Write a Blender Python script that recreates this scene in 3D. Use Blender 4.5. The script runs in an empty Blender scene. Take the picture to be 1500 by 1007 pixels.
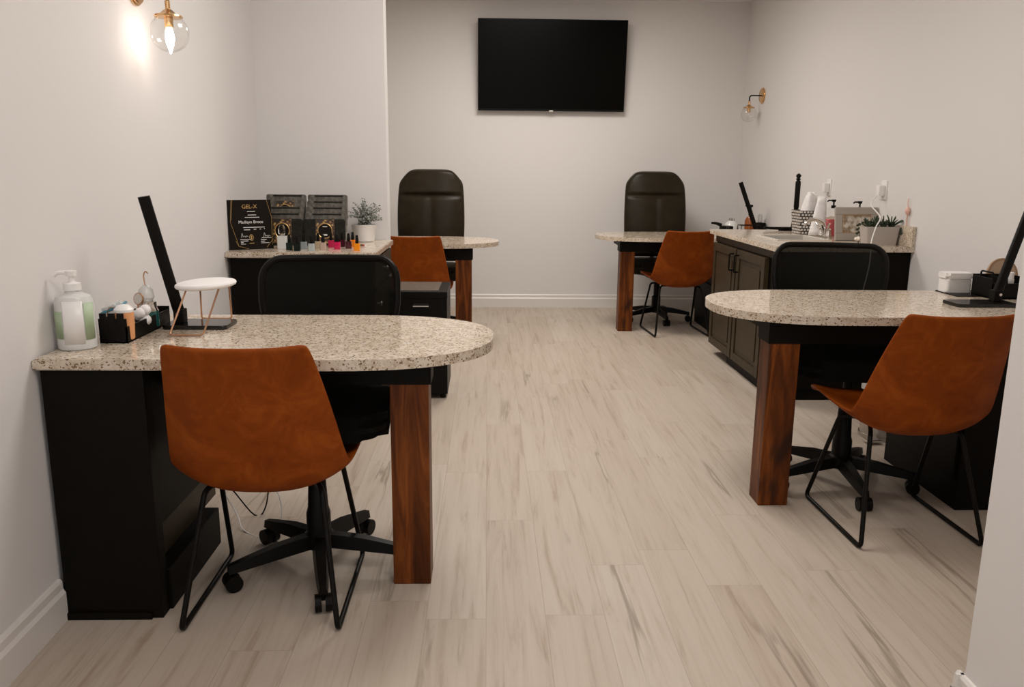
import bpy, bmesh, math, random
from mathutils import Vector, Matrix
random.seed(7)
PI = math.pi
S = bpy.context.scene
COL = S.collection

# ------------------------------------------------------------------ camera
F_PX = 1200.0
Rw = Matrix(((1.0, -.003, -.031), (-.029, .207, -.978), (.009, .978, .206)))
def _n(v): return v.normalized()
CY = _n(Vector((714-750, -(250-503.5), -F_PX)))
dn = _n(Vector((696-750, -(6300-503.5), -F_PX)))
CZ = -dn; CZ = _n(CZ - CY*CZ.dot(CY)); CX = CY.cross(CZ)
cam_d = bpy.data.cameras.new('camera')
cam = bpy.data.objects.new('camera', cam_d); COL.objects.link(cam)
rot = Matrix((CX, CY, CZ))
cam.matrix_world = Matrix.Translation((0, 0, 1.32)) @ rot.to_4x4()
cam_d.sensor_width = 36; cam_d.lens = F_PX*36/1500; cam_d.clip_start = .05
S.camera = cam

# ------------------------------------------------------------------ world and light
w = bpy.data.worlds.new('daylight'); S.world = w; w.use_nodes = True
w.node_tree.nodes['Background'].inputs[0].default_value = (.95, .965, 1.0, 1)
w.node_tree.nodes['Background'].inputs[1].default_value = 1.25
S.view_settings.view_transform = 'Standard'; S.view_settings.look = 'None'
S.view_settings.exposure = 0.0; S.view_settings.gamma = 1.0; S.view_settings.use_curve_mapping = False

def area(name, loc, size, power, color, rot=(0, 0, 0)):
    l = bpy.data.lights.new(name, 'AREA'); l.shape = 'RECTANGLE'; l.size, l.size_y = size
    l.energy = power; l.color = color
    o = bpy.data.objects.new(name, l); COL.objects.link(o); o.location = loc; o.rotation_euler = rot
    return o
WARM = (1.0, .945, .88); NEUT = (1.0, .97, .945)
area('ceiling_lamp_light', (.35, 1.0, 2.83), (.9, .9), 14, NEUT)
area('ceiling_lamp_light', (.35, 3.5, 2.83), (.9, .9), 33, NEUT)
area('ceiling_lamp_light', (.4, 6.2, 2.83), (.9, .9), 45, WARM)

# ------------------------------------------------------------------ materials
def mat(name, col, rough=.5, metal=0, **k):
    if max(col) < .06 and not metal and 'Specular_IOR_Level' not in k: k['Specular_IOR_Level'] = .12
    m = bpy.data.materials.new(name); m.use_nodes = True
    b = m.node_tree.nodes['Principled BSDF']
    b.inputs['Base Color'].default_value = (*col, 1)
    b.inputs['Roughness'].default_value = rough; b.inputs['Metallic'].default_value = metal
    for kk, v in k.items():
        b.inputs[kk.replace('_', ' ')].default_value = v
    return m
def N(m, t, **k):
    n = m.node_tree.nodes.new(t)
    for a, v in k.items():
        if hasattr(n, a): setattr(n, a, v)
        else: n.inputs[a.replace('_', ' ')].default_value = v
    return n
def L(m, a, b): m.node_tree.links.new(a, b)
def ramp(m, stops, interp='LINEAR'):
    r = m.node_tree.nodes.new('ShaderNodeValToRGB'); r.color_ramp.interpolation = interp
    e = r.color_ramp.elements
    while len(e) < len(stops): e.new(.5)
    for i, (p, c) in enumerate(stops): e[i].position = p; e[i].color = (*c, 1)
    return r
def coords(m, scale=(1, 1, 1), rot=(0, 0, 0)):
    tc = m.node_tree.nodes.new('ShaderNodeTexCoord'); mp = m.node_tree.nodes.new('ShaderNodeMapping')
    mp.inputs['Scale'].default_value = scale; mp.inputs['Rotation'].default_value = rot
    L(m, tc.outputs['Object'], mp.inputs['Vector']); return mp.outputs[0]
def bsdf(m): return m.node_tree.nodes['Principled BSDF']
def mixc(m, fac, a, b, mode='MIX'):
    n = m.node_tree.nodes.new('ShaderNodeMix'); n.data_type = 'RGBA'; n.blend_type = mode
    for s, v in ((n.inputs[0], fac), (n.inputs[6], a), (n.inputs[7], b)):
        if hasattr(v, 'is_linked'): L(m, v, s)
        elif isinstance(v, (int, float)): s.default_value = v
        else: s.default_value = (*v, 1)
    return n.outputs[2]

def m_wall(name, col):
    m = mat(name, col, .75)
    no = N(m, 'ShaderNodeTexNoise', Scale=160.0, Detail=3.0); L(m, coords(m), no.inputs['Vector'])
    bp = N(m, 'ShaderNodeBump', Strength=.12, Distance=.002); L(m, no.outputs[0], bp.inputs['Height'])
    L(m, bp.outputs[0], bsdf(m).inputs['Normal']); return m
def m_granite():
    m = mat('granite', (.6, .52, .42), .13); bsdf(m).inputs['Specular IOR Level'].default_value = .36
    v = coords(m)
    n1 = N(m, 'ShaderNodeTexNoise', Scale=38.0, Detail=3.0); L(m, v, n1.inputs['Vector'])
    base = ramp(m, [(.35, (.48, .385, .285)), (.5, (.575, .48, .375)), (.66, (.65, .565, .47))]); L(m, n1.outputs[0], base.inputs[0])
    vo = N(m, 'ShaderNodeTexVoronoi', Scale=210.0); L(m, v, vo.inputs['Vector'])
    sep = N(m, 'ShaderNodeSeparateColor'); L(m, vo.outputs['Color'], sep.inputs[0])
    spk = ramp(m, [(0, (1, 1, 1)), (.10, (1, 1, 1)), (.11, (0, 0, 0))], 'CONSTANT'); L(m, sep.outputs[0], spk.inputs[0])
    c1 = mixc(m, spk.outputs[0], base.outputs[0], (.21, .13, .07))
    n2 = N(m, 'ShaderNodeTexNoise', Scale=120.0, Detail=2.0); L(m, v, n2.inputs['Vector'])
    sp2 = ramp(m, [(.63, (0, 0, 0)), (.68, (1, 1, 1))]); L(m, n2.outputs[0], sp2.inputs[0])
    c2 = mixc(m, sp2.outputs[0], c1, (.12, .07, .035))
    lt = ramp(m, [(0, (0, 0, 0)), (.84, (0, 0, 0)), (.85, (1, 1, 1))], 'CONSTANT'); L(m, sep.outputs[1], lt.inputs[0])
    c3 = mixc(m, lt.outputs[0], c2, (.64, .55, .44))
    L(m, c3, bsdf(m).inputs['Base Color']); return m
def m_floor():
    m = mat('plank_floor', (.5, .42, .33), .5); bsdf(m).inputs['Specular IOR Level'].default_value = .3
    # planks run along Y; every row is shifted by its own random length
    t0 = m.node_tree.nodes.new('ShaderNodeTexCoord'); s0 = m.node_tree.nodes.new('ShaderNodeSeparateXYZ'); L(m, t0.outputs['Object'], s0.inputs[0])
    dv = N(m, 'ShaderNodeMath', operation='DIVIDE'); dv.inputs[1].default_value = .18; L(m, s0.outputs[0], dv.inputs[0])
    fl = N(m, 'ShaderNodeMath', operation='FLOOR'); L(m, dv.outputs[0], fl.inputs[0])
    wn = m.node_tree.nodes.new('ShaderNodeTexWhiteNoise'); wn.noise_dimensions = '1D'; L(m, fl.outputs[0], wn.inputs['W'])
    ma = N(m, 'ShaderNodeMath', operation='MULTIPLY_ADD'); ma.inputs[1].default_value = 1.22; L(m, wn.outputs['Value'], ma.inputs[0]); L(m, s0.outputs[1], ma.inputs[2])
    c0 = m.node_tree.nodes.new('ShaderNodeCombineXYZ'); L(m, ma.outputs[0], c0.inputs[0]); L(m, s0.outputs[0], c0.inputs[1]); v = c0.outputs[0]
    br = N(m, 'ShaderNodeTexBrick', Scale=1.0, Mortar_Size=.0012, Mortar_Smooth=.3, Bias=0.0, Brick_Width=1.22, Row_Height=.18)
    br.offset = 0.0; br.offset_frequency = 1
    br.inputs['Color1'].default_value = (0, 0, 0, 1); br.inputs['Color2'].default_value = (1, 1, 1, 1); br.inputs['Mortar'].default_value = (.5, .5, .5, 1)
    L(m, v, br.inputs['Vector'])
    pl = ramp(m, [(0, (.455, .378, .306)), (.35, (.48, .403, .330)), (.7, (.497, .421, .348)), (1, (.515, .441, .369))]); L(m, br.outputs['Color'], pl.inputs[0])
    # per plank offset for the grain
    tc = m.node_tree.nodes.new('ShaderNodeTexCoord')
    sc = N(m, 'ShaderNodeVectorMath', operation='SCALE'); sc.inputs['Scale'].default_value = 9.0
    L(m, br.outputs['Color'], sc.inputs[0])
    ad = N(m, 'ShaderNodeVectorMath', operation='ADD'); L(m, tc.outputs['Object'], ad.inputs[0]); L(m, sc.outputs[0], ad.inputs[1])
    def mp(s):
        q = m.node_tree.nodes.new('ShaderNodeMapping'); q.inputs['Scale'].default_value = s; L(m, ad.outputs[0], q.inputs[0]); return q.outputs[0]
    g1 = N(m, 'ShaderNodeTexNoise', Scale=1.0, Detail=6.0, Roughness=.65, Distortion=.6); L(m, mp((28, 1.6, 1)), g1.inputs['Vector'])
    gr = ramp(m, [(.30, (.68, .61, .54)), (.43, (.90, .88, .86)), (.52, (.97, .965, .96)), (.6, (1, 1, 1))]); L(m, g1.outputs[0], gr.inputs[0])
    c1 = mixc(m, .8, pl.outputs[0], gr.outputs[0], 'MULTIPLY')
    g2 = N(m, 'ShaderNodeTexNoise', Scale=1.0, Detail=5.0, Distortion=.5); L(m, mp((11, .7, 1)), g2.inputs['Vector'])
    kr = ramp(m, [(.0, (0, 0, 0)), (.585, (0, 0, 0)), (.625, (.8, .8, .8)), (.655, (0, 0, 0))]); L(m, g2.outputs[0], kr.inputs[0])
    g3 = N(m, 'ShaderNodeTexNoise', Scale=1.0, Detail=2.0); L(m, mp((4, .8, 1)), g3.inputs['Vector'])
    km = ramp(m, [(.52, (0, 0, 0)), (.64, (.9, .9, .9))]); L(m, g3.outputs[0], km.inputs[0])
    kf = N(m, 'ShaderNodeMath', operation='MULTIPLY'); L(m, kr.outputs[0], kf.inputs[0]); L(m, km.outputs[0], kf.inputs[1])
    c2 = mixc(m, kf.outputs[0], c1, (.20, .155, .11))
    fm = N(m, 'ShaderNodeMath', operation='MULTIPLY'); fm.inputs[1].default_value = .45; L(m, br.outputs['Fac'], fm.inputs[0])
    c3 = mixc(m, fm.outputs[0], c2, (.25, .20, .15))
    L(m, c3, bsdf(m).inputs['Base Color'])
    rr = ramp(m, [(.3, (.55, .55, .55)), (.7, (.44, .44, .44))]); L(m, g1.outputs[0], rr.inputs[0]); L(m, rr.outputs[0], bsdf(m).inputs['Roughness'])
    bp = N(m, 'ShaderNodeBump', Strength=.25, Distance=.001); L(m, g1.outputs[0], bp.inputs['Height']); L(m, bp.outputs[0], bsdf(m).inputs['Normal'])
    return m
def m_leather(name, c0, c1, c2, rough=.45):
    m = mat(name, c1, rough)
    v = coords(m)
    n = N(m, 'ShaderNodeTexNoise', Scale=9.0, Detail=7.0, Roughness=.65, Distortion=.8); L(m, v, n.inputs['Vector'])
    bsdf(m).inputs['Specular IOR Level'].default_value = .13
    r = ramp(m, [(.32, c0), (.5, c1), (.7, c2)]); L(m, n.outputs[0], r.inputs[0]); L(m, r.outputs[0], bsdf(m).inputs['Base Color'])
    n2 = N(m, 'ShaderNodeTexVoronoi', Scale=420.0); L(m, v, n2.inputs['Vector'])
    bp = N(m, 'ShaderNodeBump', Strength=.15, Distance=.001); L(m, n2.outputs[0], bp.inputs['Height']); L(m, bp.outputs[0], bsdf(m).inputs['Normal'])
    return m
def m_wood():
    m = mat('walnut_wood', (.2, .07, .025), .42); bsdf(m).inputs['Specular IOR Level'].default_value = .15
    n = N(m, 'ShaderNodeTexNoise', Scale=1.0, Detail=7.0, Roughness=.6, Distortion=1.6); L(m, coords(m, (17, 17, 1.9)), n.inputs['Vector'])
    r = ramp(m, [(.28, (.035, .010, .002)), (.45, (.095, .024, .004)), (.58, (.17, .045, .007)), (.75, (.25, .080, .015))]); L(m, n.outputs[0], r.inputs[0])
    k = N(m, 'ShaderNodeTexNoise', Scale=1.0, Detail=2.0, Distortion=.6); L(m, coords(m, (7, 7, 3.5)), k.inputs['Vector'])
    kr = ramp(m, [(.62, (0, 0, 0)), (.74, (.85, .85, .85))]); L(m, k.outputs[0], kr.inputs[0])
    L(m, mixc(m, kr.outputs[0], r.outputs[0], (.022, .009, .005)), bsdf(m).inputs['Base Color']); return m
def m_glass(name, col=(1, 1, 1), rough=0.0):
    m = mat(name, col, rough); bsdf(m).inputs['Transmission Weight'].default_value = 1; bsdf(m).inputs['IOR'].default_value = 1.2; return m
def m_sheer(name, col, alpha):
    m = mat(name, col, .7); m.node_tree.nodes['Principled BSDF'].inputs['Alpha'].default_value = alpha; return m
def m_weave():
    m = mat('weave', (.5, .5, .5), .7)
    br = N(m, 'ShaderNodeTexBrick', Scale=1.0, Mortar_Size=.004, Brick_Width=.022, Row_Height=.02)
    br.inputs['Color1'].default_value = (.72, .66, .6, 1); br.inputs['Color2'].default_value = (.6, .54, .48, 1); br.inputs['Mortar'].default_value = (.05, .045, .04, 1)
    tc = m.node_tree.nodes.new('ShaderNodeTexCoord'); sp = m.node_tree.nodes.new('ShaderNodeSeparateXYZ'); L(m, tc.outputs['Object'], sp.inputs[0])
    ad = N(m, 'ShaderNodeMath', operation='ADD'); L(m, sp.outputs[0], ad.inputs[0]); L(m, sp.outputs[1], ad.inputs[1])
    cb = m.node_tree.nodes.new('ShaderNodeCombineXYZ'); L(m, ad.outputs[0], cb.inputs[0]); L(m, sp.outputs[2], cb.inputs[1])
    L(m, cb.outputs[0], br.inputs['Vector']); L(m, br.outputs[0], bsdf(m).inputs['Base Color']); return m
def m_ornate():
    m = mat('gold_pattern', (.3, .2, .06), .4)
    v = N(m, 'ShaderNodeTexVoronoi', Scale=60.0); L(m, coords(m), v.inputs['Vector'])
    r = ramp(m, [(.15, (.50, .34, .12)), (.4, (.16, .07, .03)), (.6, (.03, .02, .015))]); L(m, v.outputs['Distance'], r.inputs[0])
    L(m, r.outputs[0], bsdf(m).inputs['Base Color']); return m
def m_noise2(name, a, b, scale, rough=.6):
    m = mat(name, a, rough); n = N(m, 'ShaderNodeTexNoise', Scale=scale, Detail=4.0); L(m, coords(m), n.inputs['Vector'])
    r = ramp(m, [(.4, a), (.6, b)]); L(m, n.outputs[0], r.inputs[0]); L(m, r.outputs[0], bsdf(m).inputs['Base Color']); return m

M = dict(
 wall=m_wall('wall_paint', (.69, .657, .635)), ceil=m_wall('ceiling_paint', (.84, .82, .79)), trim=mat('trim_paint', (.70, .66, .62), .35),
 floor=m_floor(), granite=m_granite(), rust=m_leather('rust_leather', (.165, .030, .001), (.225, .044, .002), (.31, .072, .006), .55),
 blackleather=m_leather('black_leather', (.014, .010, .005), (.019, .014, .007), (.025, .019, .010), .36),
 wood=m_wood(), cab=m_noise2('espresso_paint', (.0028, .0018, .0006), (.0035, .0022, .0008), 30, .55), cabdoor=m_noise2('grey_brown_paint', (.040, .027, .014), (.046, .031, .016), 20, .4),
 black=mat('black_plastic', (.005, .004, .003), .4), blackmetal=mat('black_metal', (.005, .004, .003), .38), gloss=mat('gloss_black', (.005, .005, .004), .12, Specular_IOR_Level=.5),
 fabric=m_noise2('black_fabric', (.002, .0016, .001), (.004, .003, .002), 300, .9), mesh=m_sheer('mesh_fabric', (.004, .0035, .002), .93),
 chrome=mat('chrome', (.75, .72, .68), .15, 1), brass=mat('brass', (.72, .45, .22), .25, 1), rose=mat('rose_gold', (.55, .32, .20), .3, 1),
 white=mat('white_plastic', (.80, .77, .74), .35), soft=mat('white_vinyl', (.82, .79, .77), .5), glass=m_glass('clear_glass'), frost=mat('translucent_plastic', (.86, .85, .82), .2, Transmission_Weight=.3),
 green=m_noise2('sage_label', (.33, .42, .26), (.38, .47, .31), 20, .5), teal=m_glass('teal_liquid', (.03, .35, .32)), pink=mat('pink_liquid', (.78, .16, .17), .2, Transmission_Weight=.2), amber=mat('amber_glass', (.40, .10, .015), .15, Transmission_Weight=.4),
 orange=mat('peach_balm', (.72, .33, .14), .4), gold=mat('gold_foil', (.6, .38, .14), .35, .6), print=mat('white_print', (.75, .72, .68), .6), plaque=mat('plaque_face', (.010, .007, .005), .3),
 screen=mat('tv_screen', (.002, .0016, .001), .25, Specular_IOR_Level=.06), bezel=mat('tv_bezel', (.004, .004, .003), .35), taupe=mat('taupe_frame', (.36, .32, .275), .5), photo=m_noise2('photo_print', (.25, .17, .10), (.6, .55, .48), 28, .4),
 planter=mat('stone_planter', (.42, .37, .33), .7), leaf=m_noise2('dark_leaf', (.035, .05, .03), (.07, .09, .055), 25, .5), paleleaf=m_noise2('pale_leaf', (.10, .115, .09), (.42, .42, .38), 60, .6), soil=mat('soil', (.05, .03, .02), .9),
 weave=m_weave(), ornate=m_ornate(), cardback=m_noise2('grey_cover', (.06, .052, .04), (.14, .125, .10), 45, .35), carddark=m_noise2('dark_cover', (.012, .011, .009), (.02, .018, .014), 40, .3),
 tan=mat('tan_wood', (.36, .22, .12), .5), cloth=m_noise2('white_cloth', (.75, .72, .70), (.82, .79, .77), 40, .9), steel=mat('brushed_steel', (.5, .47, .43), .35, 1), sinkm=mat('sink_enamel', (.62, .57, .50), .2), pinkish=mat('pale_pink', (.75, .45, .36), .4), rose2=mat('rose_petal', (.8, .72, .62), .6),
)
def emis(name, col, s):
    m = mat(name, col, .4); bsdf(m).inputs['Emission Color'].default_value = (*col, 1); bsdf(m).inputs['Emission Strength'].default_value = s; return m
M['bulb'] = emis('lit_bulb', (1, .88, .80), 42)
M['ceillamp'] = emis('ceiling_diffuser', (1, .93, .85), 3)

def m_thinglass():
    m = mat('thin_glass', (1, 1, 1), 0); nt = m.node_tree; out = nt.nodes['Material Output']
    tr = nt.nodes.new('ShaderNodeBsdfTransparent'); gl = nt.nodes.new('ShaderNodeBsdfGlossy'); gl.inputs['Roughness'].default_value = .02
    tr.inputs[0].default_value = (.97, .97, .96, 1)
    lw = nt.nodes.new('ShaderNodeLayerWeight'); lw.inputs[0].default_value = .5; fr = nt.nodes.new('ShaderNodeMapRange')
    fr.inputs['From Min'].default_value = .45; fr.inputs['To Min'].default_value = .05; fr.inputs['To Max'].default_value = .55; L(m, lw.outputs['Facing'], fr.inputs['Value']); mx = nt.nodes.new('ShaderNodeMixShader')
    L(m, fr.outputs[0], mx.inputs[0]); L(m, tr.outputs[0], mx.inputs[1]); L(m, gl.outputs[0], mx.inputs[2]); L(m, mx.outputs[0], out.inputs[0]); return m
M['thinglass'] = m_thinglass()
# ------------------------------------------------------------------ mesh helper
class MB:
    def __init__(s): s.bm = bmesh.new()
    def box(s, lo, hi, bev=0, rot=None, piv=None):
        r = bmesh.ops.create_cube(s.bm, size=1.0); vs = r['verts']
        c = [(a+b)/2 for a, b in zip(lo, hi)]; d = [b-a for a, b in zip(lo, hi)]
        for v in vs: v.co = Vector((v.co.x*d[0]+c[0], v.co.y*d[1]+c[1], v.co.z*d[2]+c[2]))
        if bev:
            es = list({e for v in vs for e in v.link_edges})
            rb = bmesh.ops.bevel(s.bm, geom=es, offset=bev, segments=2, affect='EDGES', profile=.6)
            vs = list({v for f in rb['faces'] for v in f.verts} | {v for v in vs if v.is_valid})
        if rot is not None:
            piv = Vector(piv or c); R = rot
            for v in vs: v.co = R @ (v.co-piv) + piv
        return s
    def ring(s, c, ax, r, n, up=None):
        ax = Vector(ax).normalized(); u = ax.orthogonal().normalized() if up is None else up; v = ax.cross(u)
        return [s.bm.verts.new(Vector(c)+(u*math.cos(2*PI*i/n)+v*math.sin(2*PI*i/n))*r) for i in range(n)]
    def skin(s, a, b):
        n = len(a)
        for i in range(n): s.bm.faces.new((a[i], a[(i+1) % n], b[(i+1) % n], b[i]))
    def tube(s, pts, r, n=10, closed=False, smoothn=0):
        P = [Vector(p) for p in pts]
        if smoothn: P = catmull(P, smoothn, closed)
        rr = r if isinstance(r, (list, tuple)) else [r]*len(P)
        if len(rr) != len(P): rr = [rr[0]+(rr[-1]-rr[0])*i/(len(P)-1) for i in range(len(P))]
        rings = []; up = None
        for i, p in enumerate(P):
            if closed: t = P[(i+1) % len(P)]-P[i-1]
            else: t = P[min(i+1, len(P)-1)]-P[max(i-1, 0)]
            t.normalize()
            if up is None: up = t.orthogonal().normalized()
            up = (up-t*up.dot(t)).normalized()
            rings.append(s.ring(p, t, rr[i], n, up))
        for a, b in zip(rings, rings[1:]): s.skin(a, b)
        if closed: s.skin(rings[-1], rings[0])
        else: s.bm.faces.new(rings[0][::-1]); s.bm.faces.new(rings[-1])
        return s
    def cyl(s, p0, p1, r0, r1=None, n=20): return s.tube([p0, p1], [r0, r0 if r1 is None else r1], n)
    def lathe(s, prof, c=(0, 0, 0), n=24, ax=(0, 0, 1), cap=True):
        ax = Vector(ax).normalized(); up = ax.orthogonal().normalized(); rings = []
        for r, z in prof: rings.append(s.ring(Vector(c)+ax*z, ax, max(r, .0003), n, up))
        for a, b in zip(rings, rings[1:]): s.skin(a, b)
        if cap: s.bm.faces.new(rings[0][::-1]); s.bm.faces.new(rings[-1])
        return s
    def prism(s, poly, z0, z1, bev=0):
        a = [s.bm.verts.new((x, y, z0)) for x, y in poly]; b = [s.bm.verts.new((x, y, z1)) for x, y in poly]
        s.skin(a, b); f0 = s.bm.faces.new(a[::-1]); f1 = s.bm.faces.new(b)
        if bev: bmesh.ops.bevel(s.bm, geom=list(f0.edges)+list(f1.edges), offset=bev, segments=2, affect='EDGES')
        return s
    def grid(s, P):
        V = [[s.bm.verts.new(p) for p in row] for row in P]
        for i in range(len(V)-1):
            for j in range(len(V[0])-1): s.bm.faces.new((V[i][j], V[i][j+1], V[i+1][j+1], V[i+1][j]))
        return s
    def ball(s, c, r, n=12, sc=(1, 1, 1)):
        q = bmesh.ops.create_uvsphere(s.bm, u_segments=n, v_segments=max(6, n*2//3), radius=r)
        for v in q['verts']: v.co = Vector((v.co.x*sc[0]+c[0], v.co.y*sc[1]+c[1], v.co.z*sc[2]+c[2]))
        return s
    def build(s, name, m, parent=None, smooth=False, solid=0, sub=0):
        bmesh.ops.recalc_face_normals(s.bm, faces=s.bm.faces[:])
        me = bpy.data.meshes.new(name); s.bm.to_mesh(me); s.bm.free()
        me.materials.append(M[m] if isinstance(m, str) else m)
        if smooth:
            for p in me.polygons: p.use_smooth = True
            if not (solid or sub): me.set_sharp_from_angle(angle=math.radians(38))
        o = bpy.data.objects.new(name, me); COL.objects.link(o)
        if parent: o.parent = parent
        if solid: q = o.modifiers.new('solid', 'SOLIDIFY'); q.thickness = solid; q.offset = 0
        if sub: q = o.modifiers.new('sub', 'SUBSURF'); q.levels = sub; q.render_levels = sub
        return o
def catmull(P, k, closed=False):
    out = []; n = len(P); rng = range(n if closed else n-1)
    for i in rng:
        p0 = P[i-1] if (closed or i > 0) else P[0]; p1 = P[i]; p2 = P[(i+1) % n]; p3 = P[(i+2) % n] if closed else P[min(i+2, n-1)]
        for j in range(k):
            t = j/k; out.append(.5*((2*p1)+(p2-p0)*t+(2*p0-5*p1+4*p2-p3)*t*t+(3*p1-p0-3*p2+p3)*t**3))
    if not closed: out.append(P[-1].copy())
    return out
def rrect(x0, y0, x1, y1, r, k=6):
    out = []
    for cx, cy, a in ((x1-r, y1-r, 0), (x0+r, y1-r, 90), (x0+r, y0+r, 180), (x1-r, y0+r, 270)):
        for i in range(k+1):
            t = math.radians(a+90*i/k); out.append((cx+r*math.cos(t), cy+r*math.sin(t)))
    return out
def fillet(P, r, k=5):
    P = [Vector(p) for p in P]; out = [P[0]]
    for i in range(1, len(P)-1):
        a = (P[i-1]-P[i]); b = (P[i+1]-P[i]); rr = min(r, a.length*.45, b.length*.45); a = P[i]+a.normalized()*rr; b = P[i]+b.normalized()*rr
        for j in range(k+1):
            t = j/k; out.append(a*(1-t)**2+P[i]*2*t*(1-t)+b*t*t)
    out.append(P[-1]); return out
def tag(o, label, cat, group=None):
    o['label'] = label; o['category'] = cat
    if group: o['group'] = group
    return o
def thing(name, label, cat, loc=(0, 0, 0), rz=0, group=None):
    o = bpy.data.objects.new(name, None); COL.objects.link(o); o.location = loc; o.rotation_euler = (0, 0, rz); o.empty_display_size = .05
    return tag(o, label, cat, group)
def struct(name, mb, m, **k):
    o = mb.build(name, m, **k); o['kind'] = 'structure'; return o
def dup(root, label, loc, rz=0):
    r = root.copy(); COL.objects.link(r); r.location = loc; r.rotation_euler = (0, 0, rz); r['label'] = label
    for ch in list(root.children):
        c = ch.copy(); COL.objects.link(c); c.parent = r
        for g in list(ch.children):
            d = g.copy(); COL.objects.link(d); d.parent = c
    return r
def text(name, body, size, m, parent, loc, rot, ext=.0004, align='CENTER'):
    cu = bpy.data.curves.new(name, 'FONT'); cu.body = body; cu.size = size; cu.align_x = align; cu.align_y = 'CENTER'; cu.extrude = ext
    t = bpy.data.objects.new(name, cu); me = bpy.data.meshes.new_from_object(t)
    bpy.data.objects.remove(t)
    o = bpy.data.objects.new(name, me); COL.objects.link(o); me.materials.clear(); me.materials.append(M[m]); o.parent = parent; o.location = loc; o.rotation_euler = rot
    return o

# ------------------------------------------------------------------ room shell
ZC = 2.87; XR = 2.43; YB = 8.0; Y0 = -1.6
def xl(y): return -1.262-.0203*(y-2.26)
YS = 4.88; XS = -.585
struct('floor', MB().box((-1.6, Y0, -.08), (2.75, YB+.2, 0)), 'floor')
struct('ceiling', MB().box((-1.6, Y0, ZC), (2.75, YB+.2, ZC+.1)), 'ceil')
struct('wall_left', MB().prism([(xl(Y0), Y0), (xl(YS), YS), (-1.6, YS), (-1.6, Y0)], 0, ZC), 'wall')
struct('wall_left_wing', MB().box((-1.6, YS, 0), (XS, YS+.13, ZC)), 'wall')
struct('wall_left_rear', MB().box((-1.6, YS+.13, 0), (-1.32, YB, ZC)), 'wall')
struct('wall_back', MB().box((-1.6, YB, 0), (2.75, YB+.15, ZC)), 'wall')
struct('wall_right', MB().box((XR, 1.62, 0), (2.75, YB, ZC)), 'wall')
XJ, YJ = 1.165, 1.75
struct('wall_right_jamb', MB().box((XJ, Y0, 0), (XJ+.14, YJ, ZC)), 'wall')
struct('wall_right_front', MB().box((XJ+.14, YJ-.14, 0), (XR, YJ, ZC)), 'wall')
BP = [(0, 0), (.02, 0), (.02, .088), (.013, .1), (.013, .122), (.008, .13), (0, .13)]
def baseboard(name, a, b, nrm):
    bm = MB(); a = Vector((*a, 0)); b = Vector((*b, 0)); n = Vector((*nrm, 0))
    A = [bm.bm.verts.new(a+n*p+Vector((0, 0, z))) for p, z in BP]; B = [bm.bm.verts.new(b+n*p+Vector((0, 0, z))) for p, z in BP]
    bm.skin(A, B); bm.bm.faces.new(A); bm.bm.faces.new(B[::-1]); struct(name, bm, 'trim')
baseboard('baseboard_left', (xl(Y0), Y0), (xl(2.256), 2.256), (1, 0))
baseboard('baseboard_left_rear', (xl(2.98), 2.98), (xl(4.12), 4.12), (1, 0))
baseboard('baseboard_back', (-1.32, YB), (XR, YB), (0, -1))
baseboard('baseboard_right', (XR, 3.72), (XR, 4.60), (-1, 0))
baseboard('baseboard_jamb', (XJ, Y0), (XJ, YJ+.02), (-1, 0))
baseboard('baseboard_jamb_end', (XJ-.02, YJ), (1.86, YJ), (0, 1))
baseboard('baseboard_right_rear', (XR, 7.4), (XR, YB-.02), (-1, 0))
baseboard('baseboard_left_alcove', (-1.32, YS+.14), (-1.32, YB-.02), (1, 0))

for i, (x, y, d) in enumerate(((.35, 1.0, 'nearest the room opening'), (.35, 3.5, 'between front and rear desks'), (.4, 6.2, 'nearest the television'))):
    t = thing('ceiling_light', 'flat square ceiling light '+d, 'light', (x, y, ZC-.03), 0, 'flat ceiling lights')
    MB().box((-.48, -.48, 0), (.48, .48, .03), .004).build('frame', 'white', t)
    MB().box((-.45, -.45, -.004), (.45, .45, 0)).build('diffuser', 'ceillamp', t)

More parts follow.
